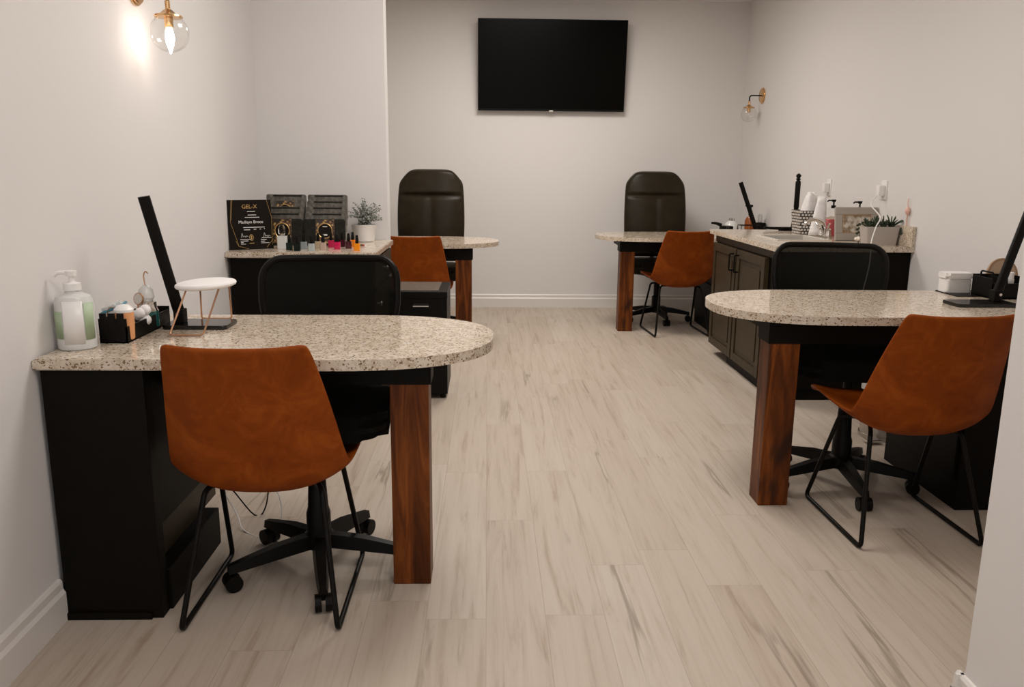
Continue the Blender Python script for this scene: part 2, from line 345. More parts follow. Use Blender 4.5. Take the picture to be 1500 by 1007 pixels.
# ------------------------------------------------------------------ desks
DT = .797; DB = .765; HB = .365
def desk(label, wx, cy, length, sx, legx, legy, cabw, opencab, cabback=.16, wood='wood'):
    t = thing('manicure_desk', label, 'desk', (wx, cy, 0), 0, 'granite topped manicure desks')
    a = .47; x1 = length-a
    def top(e):
        P = [(.010, -HB-e), ] ; n = 28
        for i in range(n+1):
            th = -PI/2+PI*i/n; c, s_ = math.cos(th), math.sin(th); ex = 2/2.35
            P.append((x1+(a+e)*abs(c)**ex, (HB+e)*math.copysign(abs(s_)**ex, s_)))
        P.append((.010, HB+e)); return P
    def fl(P): return [(sx*x, y) for x, y in (P if sx > 0 else P[::-1])]
    MB().prism(fl(top(0)), DB, DT, .005).build('tabletop', 'granite', t, True)
    def B(n, lo, hi, m, bev=.002):
        lo2 = (min(sx*lo[0], sx*hi[0]), lo[1], lo[2]); hi2 = (max(sx*lo[0], sx*hi[0]), hi[1], hi[2])
        return MB().box(lo2, hi2, bev).build(n, m, t)
    B('leg', (legx, legy, 0), (legx+.12, legy+.115, .672), wood, .003)
    bm = MB()
    for lo, hi in (((cabw, legy-.005, .672), (legx+.128, legy+.12, DB-.001)), ((cabw, legy+.12, .68), (cabw+.04, HB-.06, DB-.001)),
                   ((cabw+.04, HB-.10, .70), (legx+.10, HB-.06, DB-.001)), ((legx+.06, legy+.12, .70), (legx+.10, HB-.10, DB-.001))):
        bm.box((min(sx*lo[0], sx*hi[0]), lo[1], lo[2]), (max(sx*lo[0], sx*hi[0]), hi[1], hi[2]), .001)
    bm.build('apron', 'cab', t)
    if opencab:
        bm = MB(); bm.box((.022, -.352, .0), (cabw, -.30, DB-.001), .003); bm.build('front_panel', 'cab', t)
        MB().box((.026, -.362, 0), (cabw-.03, -.352, .022), .002).build('shoe_moulding', 'cab', t)
        MB().box((.022, -.30, .27), (cabw-.01, .30, DB-.001), .002).build('drawer_unit', 'cab', t)
        MB().box((.022, -.30, .1355), (cabw-.04, .28, .2695), .001).build('dim_gap_filler', 'cabdoor', t)  # added panel, fills the gap above the plinth so it stays dim
        MB().box((.022, -.30, 0), (cabw+.01, cabback, .135), .004).build('plinth', 'cab', t)
    else:
        c = B('cabinet', (.022, -.30, .0), (cabw, .30, DB-.001), 'cab')
        for z0, z1 in ((.12, .40), (.415, .70)):
            lo = (min(sx*cabw, sx*(cabw+.012)), -.28, z0); hi = (max(sx*cabw, sx*(cabw+.012)), .28, z1)
            MB().box(lo, hi, .003).build('drawer', 'cab', c)
    return t
WL = xl(2.61)
desk('granite topped desk at left front with white pump bottle and round arm rest', WL, 2.61, .022-WL, 1, -.30-WL, -.155, .305, True)
desk('granite topped desk at right front, half hidden by the wall edge', XR, 3.33, XR-.92, -1, XR-1.22, -.245, .55, False)
desk('granite topped rear desk right of the television, beside the sink cabinet', XR, 6.98, XR-.92, -1, XR-1.225, -.21, .55, False)
desk('granite topped rear desk on the left behind the wall corner', -1.32, 6.30, 1.32+.09, 1, 1.32-.235, -.24, .30, False)

# ------------------------------------------------------------------ client chairs
def client_chair(label):
    t = thing('client_chair', label, 'chair', (0, 0, 0), 0, 'rust leather client chairs')
    prof = [(.275, .442, .225, .015), (.258, .462, .25, .025), (.16, .458, .268, .04), (.04, .430, .270, .06), (-.07, .405, .266, .078), (-.155, .398, .262, .092),
            (-.212, .438, .264, .092), (-.242, .512, .254, .08), (-.262, .60, .243, .066), (-.288, .70, .226, .05), (-.316, .79, .21, .036), (-.338, .852, .198, .026), (-.344, .866, .188, .022)]
    nU = 14; P = []
    for i, (y, z, hw, cu) in enumerate(prof):
        p0 = prof[max(i-1, 0)]; p1 = prof[min(i+1, len(prof)-1)]
        ty, tz = p1[0]-p0[0], p1[1]-p0[1]; l = math.hypot(ty, tz); ny, nz = tz/l, -ty/l   # normal to the inside (up / forward)
        if nz < 0 and i < 5: ny, nz = -ny, -nz
        row = []
        for j in range(nU+1):
            u = -1+2*j/nU; a = abs(u)**2.6*cu
            row.append((hw*u*(1-.02*abs(u)), y+ny*a, z+nz*a))
        P.append(row)
    sh = MB().grid(P).build('shell', 'rust', t, True, .016, 2)
    st = []
    bm = MB()
    edge = [P[i][0] for i in range(len(P))]+P[-1][1:-1]+[P[i][-1] for i in range(len(P)-1, -1, -1)]
    for sgn in (-1, 1):
        pts = [(sgn*.12, -.02, .398), (sgn*.170, -.125, .398), (sgn*.225, -.245, .009), (sgn*.225, .245, .009), (sgn*.195, .07, .412), (sgn*.12, .05, .405)]
        MB().tube(fillet(pts, .028), .0085, 10).build('sled_leg', 'blackmetal', t, True)
    bm = MB().tube([(-.12, -.02, .398), (.12, -.02, .398)], .008).tube([(-.12, .05, .405), (.12, .05, .405)], .008).box((-.03, -.025, .390), (.03, .055, .402))
    bm.build('seat_bracket', 'blackmetal', t, True)
    return t
cc = client_chair('rust leather chair with black sled legs at the left front desk')
cc.location = (-.655, 2.415, 0)
dup(cc, 'rust leather chair at the right front desk, partly behind the wall edge', (1.56, 2.93, 0), .02)
dup(cc, 'rust leather chair at the rear right desk beside the sink cabinet', (1.575, 6.75, 0), .07)
dup(cc, 'rust leather chair at the rear left desk, its backrest above the black crate', (-.515, 6.05, 0), 0)

# ------------------------------------------------------------------ office chairs
def star_base(t, ang, r=.29):
    bm = MB()
    bm.lathe([(.035, .075), (.05, .085), (.05, .125), (.035, .14)])
    for k in range(5):
        a = math.radians(ang+72*k); c, s_ = math.cos(a), math.sin(a); A = []
        for d, hw, z0, z1 in ((.03, .026, .085, .13), (.15, .023, .075, .118), (.26, .018, .064, .095), (r+.012, .014, .06, .086)):
            A.append([bm.bm.verts.new((c*d-s_*w_, s_*d+c*w_, z)) for w_, z in ((-hw, z0), (hw, z0), (hw*.7, z1), (-hw*.7, z1))])
        for p, q in zip(A, A[1:]): bm.skin(p, q)
        bm.bm.faces.new(A[-1]); bm.bm.faces.new(A[0][::-1])
    bm.build('star_base', 'black', t, True)
    for k in range(5):
        a = math.radians(ang+72*k); c, s_ = math.cos(a), math.sin(a); p = Vector((c*r, s_*r, .028)); n = Vector((-s_, c, 0))
        b = MB(); b.cyl(p-n*.026, p-n*.006, .0275); b.cyl(p+n*.006, p+n*.026, .0275); b.cyl(p+Vector((0, 0, .01)), p+Vector((0, 0, .04)), .008, n=10)
        b.build('caster', 'black', t, True)
def mesh_chair(label, loc, ang, backrel, rz=0):
    t = thing('task_chair', label, 'chair', loc, rz, 'black mesh back task chairs')
    star_base(t, ang-math.degrees(rz))
    MB().lathe([(.04, .13), (.04, .2), (.034, .22), (.026, .36), (.018, .37), (.018, .485)]).build('gas_column', 'black', t, True)
    # the chair faces -y
    MB().prism(rrect(-.245, -.23, .245, .24, .09), .512, .588, .03).build('seat', 'fabric', t, True)
    MB().box((-.11, -.10, .482), (.11, .14, .511), .01).build('mechanism', 'black', t)
    b = backrel; z0, z1 = .62, .985
    def bk(u, v):   # u -1..1, v 0..1
        hw = .198+.056*min(1, v*1.6); y = b-.05+.035*(1-v)**2+.05*v-.045*(u*u)+.03*v*v
        return Vector((u*hw, y, z0-.08+(z1-z0+.08)*v))
    loop = []
    m_ = 10
    for i in range(m_+1): loop.append(bk(-1, i/m_*.82))
    for i in range(1, 6): a_ = i/6*PI/2; loop.append(bk(-1+.28*(1-math.cos(a_)), .82+.18*math.sin(a_)))
    for i in range(0, 9): loop.append(bk(-.72+1.44*i/8, 1))
    for i in range(1, 6): a_ = PI/2-i/6*PI/2; loop.append(bk(1-.28*(1-math.cos(a_)), .82+.18*math.sin(a_)))
    for i in range(m_+1): loop.append(bk(1, (1-i/m_)*.82))
    for i in range(1, 8): loop.append(bk(1-2*i/8, 0))
    MB().tube(loop, .013, 8, True).build('back_frame', 'black', t, True)
    P = []
    for i in range(13):
        v = i/12; lim = 1 if v <= .82 else 1-.28*(1-math.sqrt(max(0, 1-((v-.82)/.18)**2)))
        P.append([bk(lim*(-1+2*j/16), v) for j in range(17)])
    MB().grid(P).build('back_mesh', 'mesh', t, True)
    MB().tube([(0, .12, .497), (0, b-.06, .50), (0, b+.02, .56), (0, b+.015, .66)], .02, 8, smoothn=5).build('back_post', 'black', t, True)
    for sg in (-1, 1):
        a = MB(); a.tube(fillet([(sg*.15, .06, .50), (sg*.262, .06, .50), (sg*.262, .05, .665), (sg*.262, .12, .672)], .05), .014, 8)
        o = a.build('armrest', 'black', t, True)
        MB().box((sg*.262-.024, -.03, .673), (sg*.262+.024, .20, .695), .01).build('arm_pad', 'black', o, True)
    return t
mesh_chair('black mesh task chair behind the left front desk', (-.56, 2.575, 0), -77, .58, .07)
mesh_chair('black mesh task chair behind the right front desk', (1.53, 3.32, 0), -94, .57, -.19)
def exec_chair(label, loc, ang, backrel, rz=0, arms=True):
    t = thing('executive_chair', label, 'chair', loc, rz, 'black leather executive chairs')
    star_base(t, ang)
    MB().lathe([(.04, .13), (.04, .22), (.026, .23), (.026, .33), (.018, .34), (.018, .42)]).build('gas_column', 'black', t, True)
    MB().prism(rrect(-.26, -.25, .26, .25, .08), .44, .55, .04).build('seat', 'blackleather', t, True)
    MB().box((-.12, -.12, .405), (.12, .14, .439), .01).build('mechanism', 'black', t)
    P = []; zb, zt = .56, 1.328
    prof = []
    def pt(u, v, side):
        hw = (.268+.016*math.sin(PI*min(v*1.1, 1)))*(1 if v < .82 else 1-.15*((v-.82)/.18)**3.2)
        if v < .08: hw *= .92+v
        z = zb+(zt-zb)*v; yc = backrel+.10*v-.03*math.sin(PI*v)
        cush = .055 if v > .73 else .045
        th = cush*(1-abs(u)**3.2)*(1 if 0 < v < 1 else .3)
        if side > 0:   # front, towards -y
            if abs(v-.72) < .018: th *= .55
            if v < .70: th -= .012*math.exp(-(u/.08)**2)
            return Vector((u*hw, yc-.02-th, z-(.075*abs(u)**7*((v-.72)/.28)**1.5 if v > .72 else 0)))
        return Vector((u*hw, yc+.02+.02*(1-abs(u)**3), z-(.075*abs(u)**7*((v-.72)/.28)**1.5 if v > .72 else 0)))
    nv, nu = 44, 20; bm = MB()
    fr = [[bm.bm.verts.new(pt(-1+2*j/nu, i/nv, 1)) for j in range(nu+1)] for i in range(nv+1)]
    bk = [[bm.bm.verts.new(pt(-1+2*j/nu, i/nv, -1)) for j in range(nu+1)] for i in range(nv+1)]
    for G in (fr, bk):
        for i in range(nv):
            for j in range(nu): bm.bm.faces.new((G[i][j], G[i][j+1], G[i+1][j+1], G[i+1][j]))
    for i in range(nv):
        bm.bm.faces.new((fr[i][0], fr[i+1][0], bk[i+1][0], bk[i][0])); bm.bm.faces.new((fr[i][-1], fr[i+1][-1], bk[i+1][-1], bk[i][-1]))
    for j in range(nu):
        bm.bm.faces.new((fr[0][j], fr[0][j+1], bk[0][j+1], bk[0][j])); bm.bm.faces.new((fr[-1][j], fr[-1][j+1], bk[-1][j+1], bk[-1][j]))
    o = bm.build('backrest', 'blackleather', t, True, 0, 1)
    MB().tube([(0, .12, .43), (0, backrel+.06, .46), (0, backrel+.09, .7)], .022, 8, smoothn=4).build('back_post', 'black', t, True)
    if arms:
        for sg in (-1, 1):
            a = MB().tube(fillet([(sg*.25, .1, .45), (sg*.31, .1, .46), (sg*.31, .14, .69), (sg*.31, -.14, .68), (sg*.31, -.12, .46), (sg*.25, -.1, .45)], .05), .014, 8).build('armrest', 'black', t, True)
            MB().box((sg*.31-.032, -.16, .69), (sg*.31+.032, .16, .725), .012).build('arm_pad', 'blackleather', a, True)
    return t
exec_chair('tall black leather office chair left of the television', (-.475, 6.80, 0), 20, .20)
exec_chair('tall black leather office chair right of the television', (1.53, 7.30, 0), -82, .20, 0, False)

# ------------------------------------------------------------------ television
t = thing('television', 'large black flat television mounted on the back wall', 'television', (.593, 7.90, 2.27))
t.rotation_euler = (math.radians(5.5), 0, 0)
W2, H2 = .683, .402
MB().box((-W2, -.012, -H2), (W2, .02, H2), .004).build('bezel', 'bezel', t)
MB().box((-W2+.008, -.0145, -H2+.02), (W2-.008, -.0122, H2-.008)).build('screen', 'screen', t)
MB().box((-.35, .02, -.25), (.35, .045, .15), .008).build('rear_housing', 'black', t)
MB().box((-.02, -.016, -H2-.008), (.02, .004, -H2+.006), .002).build('logo_tab', 'steel', t)
MB().box((-.2, .045, -.12), (.2, .075, .05)).build('wall_bracket', 'black', t)

# ------------------------------------------------------------------ wall sconces
def sconce(label, loc, sx, lit):
    t = thing('wall_sconce', label, 'lamp', loc, 0, 'brass wall sconces with clear globes')
    MB().lathe([(.062, 0), (.068, .002), (.068, .008), (.062, .010), (.062, .016), (.055, .020)], (0, 0, 0), 40, (sx, 0, 0)).build('backplate', 'brass', t, True)
    MB().tube(fillet([(sx*.018, 0, 0), (sx*.118, 0, 0), (sx*.118, 0, -.052)], .045, 8), .006, 12).build('arm', 'blackmetal', t, True)
    c = (sx*.118, 0, 0)
    MB().lathe([(.006, -.048), (.009, -.05), (.009, -.078), (.016, -.082), (.028, -.094), (.048, -.100), (.050, -.106), (.048, -.108), (.016, -.110), (.015, -.142), (.012, -.144)], c, 36).build('socket_cap', 'brass', t, True)
    g = [(.046, -.1085)]
    for i in range(1, 22):
        a = math.radians(40+140*i/21); g.append((.068*math.sin(a), -.160+.068*math.cos(a)))
    o = MB().lathe(g, c, 36, cap=False).build('glass_globe', 'thinglass', t, True)
    if lit: pr = [(.008, -.144), (.013, -.155), (.0165, -.175), (.014, -.195), (.008, -.215), (.002, -.232)]
    else: pr = [(.007, -.144), (.011, -.155), (.014, -.17), (.012, -.187), (.007, -.202), (.001, -.212)]
    MB().lathe(pr, c, 20).build('bulb', 'bulb' if lit else 'glass', t, True)
    return t
sconce('lit brass wall sconce with clear globe on the left wall', (xl(3.2), 3.2, 1.962), 1, True)
sconce('unlit brass wall sconce with clear globe on the right wall', (XR, 7.46, 1.99), -1, False)

# ------------------------------------------------------------------ sink cabinet, right
CT = .915; CB = .885
t = thing('sink_cabinet', 'dark base cabinet with two panel doors along the right wall', 'cabinet', (0, 0, 0))
MB().box((1.68, 4.63, .07), (XR-.001, 5.97, CB-.001), .003).build('body', 'cab', t)
MB().box((1.70, 4.65, 0), (XR-.02, 5.62, .07)).build('plinth', 'cab', t)
MB().box((1.672, 4.63, .832), (1.68, 5.97, CB-.004), .002).build('face_rail', 'cabdoor', t)
for y0, y1, hy in ((4.82, 5.375, 5.33), (5.40, 5.94, 5.445)):
    d = MB().box((1.658, y0, .085), (1.679, y1, .826), .003).build('door', 'cabdoor', t)
    for lo, hi in (((1.650, y0, .085), (1.658, y0+.055, .826)), ((1.650, y1-.055, .085), (1.658, y1, .826)), ((1.650, y0+.055, .085), (1.658, y1-.055, .14)), ((1.650, y0+.055, .77), (1.658, y1-.055, .826))):
        MB().box(lo, hi, .0025).build('frame_rail', 'cabdoor', d)
    MB().box((1.652, y0+.085, .17), (1.658, y1-.085, .74), .004).build('raised_panel', 'cabdoor', d)
    MB().tube(fillet([(1.651, hy, .68), (1.622, hy, .68), (1.622, hy, .79), (1.651, hy, .79)], .006, 3), .0055, 8).build('handle', 'blackmetal', d, True)
t = thing('sink_worktop', 'speckled granite worktop with backsplash and sink on the right cabinet', 'worktop', (0, 0, 0))
sx0, sx1, sy0, sy1 = 1.80, 2.10, 5.02, 5.42
bm = MB()
for lo, hi in (((1.63, 4.60, CB), (sx0, 5.99, CT)), ((sx1, 4.60, CB), (XR-.001, 5.99, CT)), ((sx0, 4.60, CB), (sx1, sy0, CT)), ((sx0, sy1, CB), (sx1, 5.99, CT))): bm.box(lo, hi)
bm.build('slab', 'granite', t)
MB().box((XR-.022, 4.60, CT), (XR-.001, 5.99, CT+.115), .002).build('backsplash', 'granite', t)
bm = MB(); d = .006
for lo, hi in (((sx0, sy0, .80), (sx1, sy1, .805)), ((sx0, sy0, .805), (sx0+d, sy1, CT+.004)), ((sx1-d, sy0, .805), (sx1, sy1, CT+.004)), ((sx0, sy0, .805), (sx1, sy0+d, CT+.004)), ((sx0, sy1-d, .805), (sx1, sy1, CT+.004)),
               ((sx0-.02, sy0-.02, CT), (sx0, sy1+.02, CT+.005)), ((sx1, sy0-.02, CT), (sx1+.02, sy1+.02, CT+.005)), ((sx0, sy0-.02, CT), (sx1, sy0, CT+.005)), ((sx0, sy1, CT), (sx1, sy1+.02, CT+.005))): bm.box(lo, hi)
bm.build('sink_basin', 'sinkm', t)
t = thing('faucet', 'chrome faucet with curved spout and two lever handles', 'faucet', (2.19, 5.29, CT))
MB().prism(rrect(-.03, -.085, .03, .085, .028), 0, .014, .004).build('deck_plate', 'chrome', t, True)
MB().tube([(0, 0, .012), (-.005, 0, .06), (-.03, 0, .10), (-.08, 0, .115), (-.125, 0, .095), (-.135, 0, .075)], [.018, .010], 14, smoothn=5).build('spout', 'chrome', t, True)
for s_ in (-1, 1):
    h = MB().lathe([(.02, .012), (.018, .03), (.013, .045), (.015, .055), (.008, .062)], (0, s_*.06, 0), 18).build('handle_base', 'chrome', t, True)
    MB().tube([(0, s_*.06, .055), (-.015, s_*.085, .075), (-.02, s_*.115, .095)], [.008, .005], 10, smoothn=4).build('lever', 'chrome', h, True)

def bottle(name, label, cat, loc, r, h, body, pump, group=None, square=False, liquid=None, fill=.6):
    t = thing(name, label, cat, loc, 0, group)
    if square: MB().prism(rrect(-r, -r*.75, r, r*.75, r*.25), .0005, h, .004).build('body', body, t, True)
    else: MB().lathe([(r*.9, 0), (r, .004), (r, h*.8), (r*.85, h*.9), (r*.35, h), (r*.35, h+.01)], n=28).build('body', body, t, True)
    if liquid: MB().prism(rrect(-r*.93, -r*.7, r*.93, r*.7, r*.22), .003, h*fill, .003).build('liquid', liquid, t, True)
    p = MB().lathe([(r*.4, h), (r*.4, h+.018), (.005, h+.02), (.005, h+.04), (.012, h+.041), (.014, h+.056)], n=16).build('pump', pump, t, True)
    MB().tube([(0, 0, h+.05), (-.035, 0, h+.05), (-.042, 0, h+.042)], .005, 8).build('nozzle', pump, p, True)
    return t
bottle('soap_bottle', 'clear square bottle of pink soap with black pump beside the faucet', 'bottle', (2.262, 5.36, CT), .036, .185, 'glass', 'black', 'pink soap bottles', True, 'pink', .62)
bottle('soap_bottle', 'soap bottle with black pump behind the grey picture frame', 'bottle', (2.372, 5.22, CT), .033, .180, 'glass', 'black', 'pink soap bottles', True, 'pink', .62)
# basket with towels
t = thing('woven_basket', 'small striped woven basket beside the faucet', 'basket', (2.20, 5.62, CT))
bm = MB(); b0, b1 = .072, .085
for q in (0,):
    for (x0, y0), (x1, y1) in (((-1, -1), (1, -1)), ((1, -1), (1, 1)), ((1, 1), (-1, 1)), ((-1, 1), (-1, -1))):
        P = [[(x0*b0, y0*b0, 0), (x1*b0, y1*b0, 0)], [(x0*b1, y0*b1, .16), (x1*b1, y1*b1, .16)]]; bm.grid(P)
bm.box((-b0, -b0, 0), (b0, b0, .006)); bm.build('basket_wall', 'weave', t, False, .005)
t = thing('rolled_towel', 'white towels sticking up out of the woven basket', 'towel', (2.20, 5.62, CT+.012))
P = []
for i in range(9):
    v = i/8; row = []
    for j in range(17):
        a = 2*PI*j/16; r = (.055+.012*math.sin(3*a+v*2))*(1-.45*v**2)
        row.append((r*math.cos(a)+.02*v-.01, r*math.sin(a), .02+.24*v+.012*math.sin(a*2)*v))
    P.append(row)
MB().grid(P).build('cloth', 'cloth', t, True, .004)
t = thing('folded_cloth', 'white cone of folded cloth between basket and pink soap', 'cloth', (2.205, 5.45, CT))
P = []
for i in range(9):
    v = i/8; row = []
    for j in range(17):
        a = 2*PI*j/16; r = (.060-.034*v)*(1+.10*math.sin(4*a))
        row.append((r*math.cos(a)+.015*v, r*math.sin(a), .002+.255*v))
    P.append(row)
MB().grid(P).build('cloth', 'cloth', t, True, .003)
o = MB().lathe([(.010, 0), (.012, .1), (.016, .17), (.018, .175), (.018, .345), (.016, .352), (.010, .356), (.017, .366), (.010, .374), (.018, .386), (.017, .394), (.004, .405)], (0, 0, 0), 16).build('turned_handle', 'black', None, True)
o.location = (2.125, 5.55, CT+.002); tag(o, 'upright turned black wooden handle behind the woven basket', 'handle')
o.location = (2.155, 5.73, CT+.0005)
# brush and comb
t = thing('hair_brush', 'black brush lying on the granite left of the basket', 'brush', (2.13, 5.90, CT), .1)
MB().prism(rrect(-.03, -.028, .10, .028, .025), .008, .026, .006).build('brush_head', 'black', t, True)
MB().tube([(-.03, 0, .016), (-.09, 0, .018), (-.14, 0, .022)], [.011, .008], 10, smoothn=3).build('handle', 'black', t, True)
MB().box((-.02, -.02, 0), (.09, .02, .008)).build('bristles', 'fabric', t)
o = MB().cyl((0, 0, 0), (.012, 0, .12), .0035, n=8).build('thin_stick', 'black', None, True); o.location = (2.17, 5.845, CT); tag(o, 'thin black stick standing up beside the black brush', 'stick')
# picture frame
t = thing('picture_frame', 'grey picture frame leaning on the right worktop', 'picture frame', (2.150, 5.02, CT+.002)); t.rotation_euler = (math.radians(-9), 0, .10)
bm = MB()
for lo, hi in (((0, 0, 0), (.28, .018, .045)), ((0, 0, .16), (.28, .018, .205)), ((0, 0, .045), (.045, .018, .16)), ((.235, 0, .045), (.28, .018, .16))): bm.box(lo, hi, .003)
bm.build('moulding', 'taupe', t)
bm = MB()
for lo, hi in (((.045, .002, .045), (.235, .012, .05)), ((.045, .002, .155), (.235, .012, .16)), ((.045, .002, .05), (.05, .012, .155)), ((.23, .002, .05), (.235, .012, .155))): bm.box(lo, hi)
bm.build('inner_lip', 'tan', t)
MB().box((.05, .006, .05), (.23, .012, .155)).build('photograph', 'photo', t)
# planter
t = thing('planter', 'stone coloured trough of succulents at the near end of the right worktop', 'plant', (2.303, 4.78, CT))
bm = MB(); r0 = rrect(-.088, -.045, .088, .045, .01); r1 = rrect(-.10, -.055, .10, .055, .012)
A = [bm.bm.verts.new((x, y, 0)) for x, y in r0]; B = [bm.bm.verts.new((x, y, .105)) for x, y in r1]; C_ = [bm.bm.verts.new((x*.93, y*.88, .105)) for x, y in r1]; D_ = [bm.bm.verts.new((x*.92, y*.86, .092)) for x, y in r1]
bm.skin(A, B); bm.skin(B, C_); bm.skin(C_, D_); bm.bm.faces.new(A[::-1]); bm.bm.faces.new(D_); bm.build('trough', 'planter', t)
MB().box((-.086, -.042, .0925), (.086, .042, .096)).build('soil', 'soil', t)
bm = MB()
for cx_, n_, hh, sp in ((-.07, 16, .07, .055), (-.03, 16, .08, .06), (.02, 18, .075, .06), (.065, 20, .09, .075)):
    for i in range(n_):
        a = random.uniform(0, 2*PI); e = random.uniform(.3, 1.0); d = Vector((math.cos(a)*sp*e*1.1, math.sin(a)*sp*e*.7, hh*random.uniform(.5, 1.1)*(1.15-e*.6)))
        p = Vector((cx_, 0, .094)); bm.tube([p, p+d*.5+Vector((0, 0, .008)), p+d], [.0055, .0025], 6, smoothn=2)
bm.build('succulents', 'leaf', t, True)
bm = MB()
for i in range(5):
    a = i*1.3; bm.tube([(.095, -.04, .10), (.108+.008*math.cos(a), -.055, .09), (.108+.012*math.cos(a), -.06+.01*math.sin(a), .045+.008*i)], [.006, .004], 6, smoothn=3)
bm.build('trailing_stem', 'leaf', t, True)
t = thing('flower', 'small cream flower on a twig in front of the grey picture frame', 'flower', (2.215, 4.85, CT))
bm = MB(); bm.ball((0, 0, .028), .014)
for i in range(7): a = 2*PI*i/7; bm.ball((.014*math.cos(a), .014*math.sin(a), .026), .011, 8)
bm.build('petals', 'rose2', t, True)
bm = MB().tube([(0, 0, .002), (.01, .004, .06), (.0, .0, .12)], .003, 6, smoothn=3)
for i in range(10): a = i*2.1; bm.ball((.016*math.cos(a), .012*math.sin(a), .05+.008*i), .009, 6, (1, .5, .8))
bm.build('twig', 'leaf', t, True)
# outlets and plug-in things
for y, lab in ((5.86, 'white wall outlet above the pink soap bottles'), (5.03, 'white wall outlet above the trough of succulents')):
    t = thing('wall_outlet', lab, 'outlet', (XR, y, 1.225), 0, 'white wall outlets')
    MB().box((-.006, -.036, -.058), (0, .036, .058), .002).build('cover_plate', 'white', t)
    MB().box((-.045, -.024, -.035), (-.006, .024, .03), .008).build('plug', 'white', t, True)
t = thing('diffuser_vial', 'small pink vial with a curled stem on the wall above the granite end', 'ornament', (XR-.012, 4.70, CT+.115))
MB().lathe([(.004, 0), (.004, .06), (.012, .07), (.016, .085), (.012, .10), (.004, .108)], n=14).build('vial', 'pinkish', t, True)
MB().tube([(0, 0, .108), (-.003, .003, .125), (.001, .006, .155)], .0025, 6, smoothn=3).build('stem', 'pinkish', t, True)
o = MB().tube([(XR-.045, 5.03, 1.19), (2.33, 4.98, 1.14), (2.26, 4.70, 1.08), (2.215, 4.64, 1.03), (2.19, 4.62, .97), (2.168, 4.585, .925), (2.166, 4.575, .90), (2.172, 4.59, .80), (2.15, 4.60, .62), (2.155, 4.60, .5)], .0035, 8, smoothn=5).build('extension_cord', 'white', None, True)
tag(o, 'white cord hanging over the worktop edge beside the succulents', 'cord')

# ------------------------------------------------------------------ left counter
xw = xl(4.5)
t = thing('storage_cabinet', 'dark base cabinet in the left corner under the black plaque', 'cabinet', (0, 0, 0))
MB().box((-1.282, 4.13, .07), (XS+.0, YS-.001, CB-.001), .003).build('body', 'cab', t)
MB().box((-1.27, 4.15, 0), (XS-.02, YS-.005, .07)).build('plinth', 'cab', t)
d = MB().box((XS, 4.16, .09), (XS+.018, 4.86, .70), .003).build('door', 'cabdoor', t)
MB().lathe([(.006, 0), (.006, .012), (.014, .018), (.012, .026)], (XS+.018, 4.22, .64), 14, (1, 0, 0)).build('knob', 'steel', d, True)
d = MB().box((XS, 4.16, .72), (XS+.018, 4.86, .87), .003).build('drawer', 'cabdoor', t)
MB().lathe([(.006, 0), (.006, .012), (.014, .018), (.012, .026)], (XS+.018, 4.51, .795), 14, (1, 0, 0)).build('knob', 'steel', d, True)
o = MB().prism([(xl(4.095)+.003, 4.095), (XS+.03, 4.095), (XS+.03, YS-.002), (xl(YS)+.003, YS-.002)], CB, CT, .004).build('granite_worktop', 'granite', None)
tag(o, 'speckled granite worktop in the left corner holding nail polish', 'worktop')
# plaque
t = thing('certificate_plaque', 'black certificate plaque with gold lettering on the left worktop', 'plaque', (-1.292, 4.17, CT)); t.rotation_euler = (math.radians(-4), 0, math.radians(32))
PW, PH = .222, .25
MB().box((0, 0, 0), (PW, .012, PH), .001).build('board', 'plaque', t)
rx = (PI/2, 0, 0)
text('gold_title', 'GEL-X', .028, 'gold', t, (PW*.5, -.0006, .215), rx)
text('recipient_name', 'Madisyn Broce', .021, 'print', t, (PW*.51, -.0006, .138), rx)
bm = MB()
for x0, x1, z, h in ((.44, .62, .190, .003), (.45, .64, .172, .003), (.38, .71, .160, .003), (.33, .82, .110, .003), (.34, .48, .098, .003), (.56, .62, .100, .003), (.70, .73, .100, .003), (.80, .82, .102, .003),
                     (.24, .50, .050, .0025), (.25, .42, .042, .003), (.25, .31, .034, .003), (.25, .36, .027, .002), (.73, .96, .056, .0025), (.71, .84, .046, .003), (.71, .80, .038, .003), (.71, .90, .030, .002)):
    bm.box((x0*PW, -.001, z), (x1*PW, 0, z+h))
for bx in (.27, .78):
    bm.tube([(PW*(bx+.16*i/8), -.0006, .060+.010*abs(math.sin(i*1.9))+(.014 if i == 1 else 0)) for i in range(9)], .0008, 4, smoothn=3)
bm.build('fine_print', 'print', t)
bm = MB(); pts = [(PW*.5+.010*math.cos(a*PI/8), -.0006, .060+.015*math.sin(a*PI/8)) for a in range(16)]
bm.tube(pts, .0012, 4, True); bm.box((PW*.5-.003, -.001, .05), (PW*.5+.003, 0, .07)); bm.box((PW*.5-.012, -.001, .030), (PW*.5+.012, 0, .033)); bm.build('gold_seal', 'gold', t)
bm = MB()
for p in (((.10, .249), (.05, .14), (.20, .02)), ((.14, .045), (.20, .018), (.42, .004)), ((.90, .249), (1.0, .16), (.97, .02)), ((.84, .008), (1.0, .05)), ((.12, .249), (.07, .15))):
    bm.tube([(PW*min(a, .995), -.0005, b) for a, b in p], .0008, 4)
bm.build('gold_border_line', 'gold', t)

